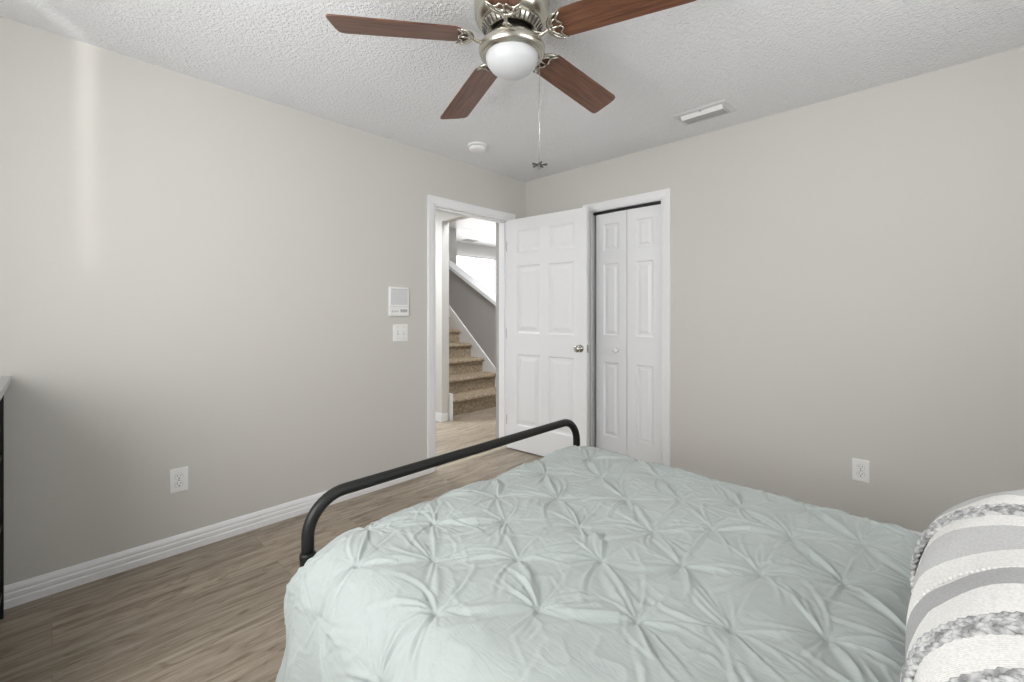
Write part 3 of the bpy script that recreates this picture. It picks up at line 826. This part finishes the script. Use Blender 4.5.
# ------------------------------------------------------------ striped pillow
# Pillow space: a along its length (world x), b up the leaning face, c out of the face
PXc, PW, PHh, PT = .980, .480, .152, .120      # centre x, half width, half height, half thickness
def pill(a, s):
    """a in -1..1 along length; s angle round the section -> local point (x, b, c)"""
    k = max(0.0, 1 - abs(a) ** 3.6) ** .42
    kb = .80 + .20 * k if abs(a) < .999 else .80
    kb = kb * (1 - .0 * abs(a))
    cb, sb = math.cos(s), math.sin(s)
    ex_ = .95
    b_ = PHh * kb * math.copysign(abs(cb) ** ex_, cb); c_ = PT * k * math.copysign(abs(sb) ** 1.0, sb) * (1 - .10 * abs(cb))
    return b_, c_
lean = R(30)                                # tilt back from upright
def place(a, b_, c_):
    # local b axis leans towards -y, c axis faces +y and up
    y = -.095 - b_ * math.sin(lean) + c_ * math.cos(lean)
    z = .732 + b_ * math.cos(lean) + c_ * math.sin(lean)
    return (PXc + a * PW, y, z)
# stripe edges in world x, from the far end to the near end
ST = [(1.55, 'grey'), (1.305, 'white'), (1.222, 'braid'), (1.172, 'white'), (1.123, 'grey'), (1.018, 'white'), (.942, 'dark'), (.886, 'white'), (.806, 'braid'), (.768, 'white'), (.700, 'braid'), (.662, 'white'), (.60, None)]
def pillow_mat():
    m = mat('woven_pillow_stripes', (.8, .8, .78), .9, spec=.15)
    tc = nd(m, 'ShaderNodeTexCoord'); sp = nd(m, 'ShaderNodeSeparateXYZ'); lk(m, tc.outputs['Object'], sp.inputs[0])
    wn = nd(m, 'ShaderNodeTexNoise', Scale=60, Detail=2); lk(m, tc.outputs['Object'], wn.inputs['Vector'])
    mr = nd(m, 'ShaderNodeMath', operation='MULTIPLY_ADD'); mr.inputs[1].default_value = .005; lk(m, wn.outputs[0], mr.inputs[0]); lk(m, sp.outputs[0], mr.inputs[2])
    rg = nd(m, 'ShaderNodeMapRange'); rg.inputs[1].default_value = .60 - PXc; rg.inputs[2].default_value = 1.55 - PXc; lk(m, mr.outputs[0], rg.inputs[0])
    rp = nd(m, 'ShaderNodeValToRGB'); rp.color_ramp.interpolation = 'CONSTANT'
    cols = {'white': (.80, .79, .76, 1), 'grey': (.56, .56, .555, 1), 'dark': (.42, .42, .42, 1), 'braid': (.46, .46, .48, 1)}
    seq = []
    for (x1, k), (x0, _) in zip(ST[:-1], ST[1:]): seq.append(((x0 - .60) / .95, cols[k]))
    seq.sort()
    e = rp.color_ramp.elements
    e[0].position = 0; e[0].color = seq[0][1]; e[1].position = seq[1][0]; e[1].color = seq[1][1]
    for p, c_ in seq[2:]:
        n_ = e.new(p); n_.color = c_
    lk(m, rg.outputs[0], rp.inputs[0])
    # yarn flecks
    w2 = nd(m, 'ShaderNodeTexNoise', Scale=260, Detail=2); lk(m, tc.outputs['Object'], w2.inputs['Vector'])
    r2 = nd(m, 'ShaderNodeValToRGB'); r2.color_ramp.elements[0].position = .35; r2.color_ramp.elements[0].color = (.78, .78, .78, 1); r2.color_ramp.elements[1].position = .6
    lk(m, w2.outputs[0], r2.inputs[0])
    mu = nd(m, 'ShaderNodeMix', data_type='RGBA', blend_type='MULTIPLY'); mu.inputs[0].default_value = .55
    lk(m, rp.outputs[0], mu.inputs[6]); lk(m, r2.outputs[0], mu.inputs[7]); lk(m, mu.outputs[2], bsdf(m).inputs['Base Color'])
    # fine weave bump
    wv = nd(m, 'ShaderNodeTexWave', Scale=95, Distortion=2.0, Detail=2); wv.bands_direction = 'X'
    lk(m, tc.outputs['Object'], wv.inputs['Vector'])
    ad = nd(m, 'ShaderNodeMath', operation='ADD'); lk(m, wv.outputs['Fac'], ad.inputs[0]); lk(m, w2.outputs[0], ad.inputs[1])
    b = nd(m, 'ShaderNodeBump', Strength=.22, Distance=.0015); lk(m, ad.outputs[0], b.inputs['Height']); lk(m, b.outputs[0], bsdf(m).inputs['Normal'])
    return m
pl = tag(empty('throw_pillow', (PXc, -.095, .732)), 'white and grey striped throw pillow with chunky braided bands on the bed', 'pillow')
pv = Vector(pl.location)
bm = B(); NA, NS = 90, 72; rings = []
for i in range(NA + 1):
    a = -1 + 2 * i / NA; a = math.sin(a * PI / 2) * .5 + a * .5
    ring = []
    for j in range(NS):
        b_, c_ = pill(max(-.9999, min(.9999, a)), 2 * PI * j / NS)
        wob = .0035 * math.sin(a * 9 + j * .35) + .003 * noise.noise(Vector((a * 5, math.cos(2 * PI * j / NS) * 2, math.sin(2 * PI * j / NS) * 2)))
        ring.append(bm.verts.new(Vector(place(a, b_, c_ + wob)) - pv))
    rings.append(ring)
for A, C in zip(rings[:-1], rings[1:]):
    for q in range(NS): bm.faces.new((A[q], A[(q + 1) % NS], C[(q + 1) % NS], C[q]))
bm.faces.new(rings[0]); bm.faces.new(rings[-1][::-1])
obj('cover', bm, pillow_mat(), pl, True)
# raised braids: two strands of overlapping loops following the section
M_yarn = mat('grey_yarn', (.40, .40, .425), .9, spec=.15)
def yarn(m):
    tc = nd(m, 'ShaderNodeTexCoord'); n = nd(m, 'ShaderNodeTexNoise', Scale=70, Detail=3); lk(m, tc.outputs['Object'], n.inputs['Vector'])
    r = nd(m, 'ShaderNodeValToRGB'); e = r.color_ramp.elements; e[0].position = .40; e[0].color = (.25, .25, .25, 1); e[1].position = .60; e[1].color = (.56, .56, .555, 1)
    lk(m, n.outputs[0], r.inputs[0]); lk(m, r.outputs[0], bsdf(m).inputs['Base Color'])
yarn(M_yarn)
def section(xw, n=720):
    a = (xw - PXc) / PW; pts = []
    for j in range(n):
        b_, c_ = pill(a, 2 * PI * j / n); pts.append(Vector(place(a, b_, c_)) - pv)
    return pts
def braid(x0, x1, rows_=2, rr=.0034, step=.0115):
    bm = B(); wd = (x1 - x0) / rows_
    for r_ in range(rows_):
        xc = x0 + wd * (r_ + .5); P = section(xc); n = len(P)
        cum = [0]
        for i in range(n): cum.append(cum[-1] + (P[(i + 1) % n] - P[i]).length)
        L = cum[-1]; m_ = int(L / step); stp = L / m_
        cen = sum(P, Vector()) / n
        def at(s):
            s %= L; lo = np.searchsorted(cum, s) - 1; lo = max(0, min(n - 1, lo)); f_ = (s - cum[lo]) / (cum[lo + 1] - cum[lo] + 1e-9)
            p = P[lo].lerp(P[(lo + 1) % n], f_); tg = (P[(lo + 1) % n] - P[lo]).normalized(); nrm = Vector((1, 0, 0)).cross(tg)
            if nrm.dot(p - cen) < 0: nrm = -nrm
            return p, nrm
        for k in range(m_):
            for sg in (-1, 1):
                s0 = (k + (.5 if sg > 0 else 0)) * stp; j_ = random.uniform(-.12, .12)
                pts = []; rad = []
                for u, lat, hgt, rk in ((-.75, .50, -.4, .5), (-.35, .46, .5, .95), (.15, .34 + j_, 1.0, 1.12), (.60, .14, .9, 1.0), (1.0, -.06, .1, .6)):
                    p, nrm = at(s0 + u * stp)
                    pts.append(p + nrm * (hgt * rr) + Vector((sg * lat * wd, 0, 0))); rad.append(rr * rk)
                tube(bm, pts, rad, 7)
    return obj('braid', bm, M_yarn, pl, True)
braid(.660, .700); braid(.768, .806); braid(1.172, 1.222)
# little picot knots beside the narrow grey band
bm = B()
for xw in (.944,):
    P = section(xw, 130)
    for p in P: bmesh.ops.create_icosphere(bm, subdivisions=1, radius=.0026, matrix=Matrix.Translation(p))
obj('picot_edge', bm, mat('cream_yarn', (.80, .79, .76), .9), pl, True)
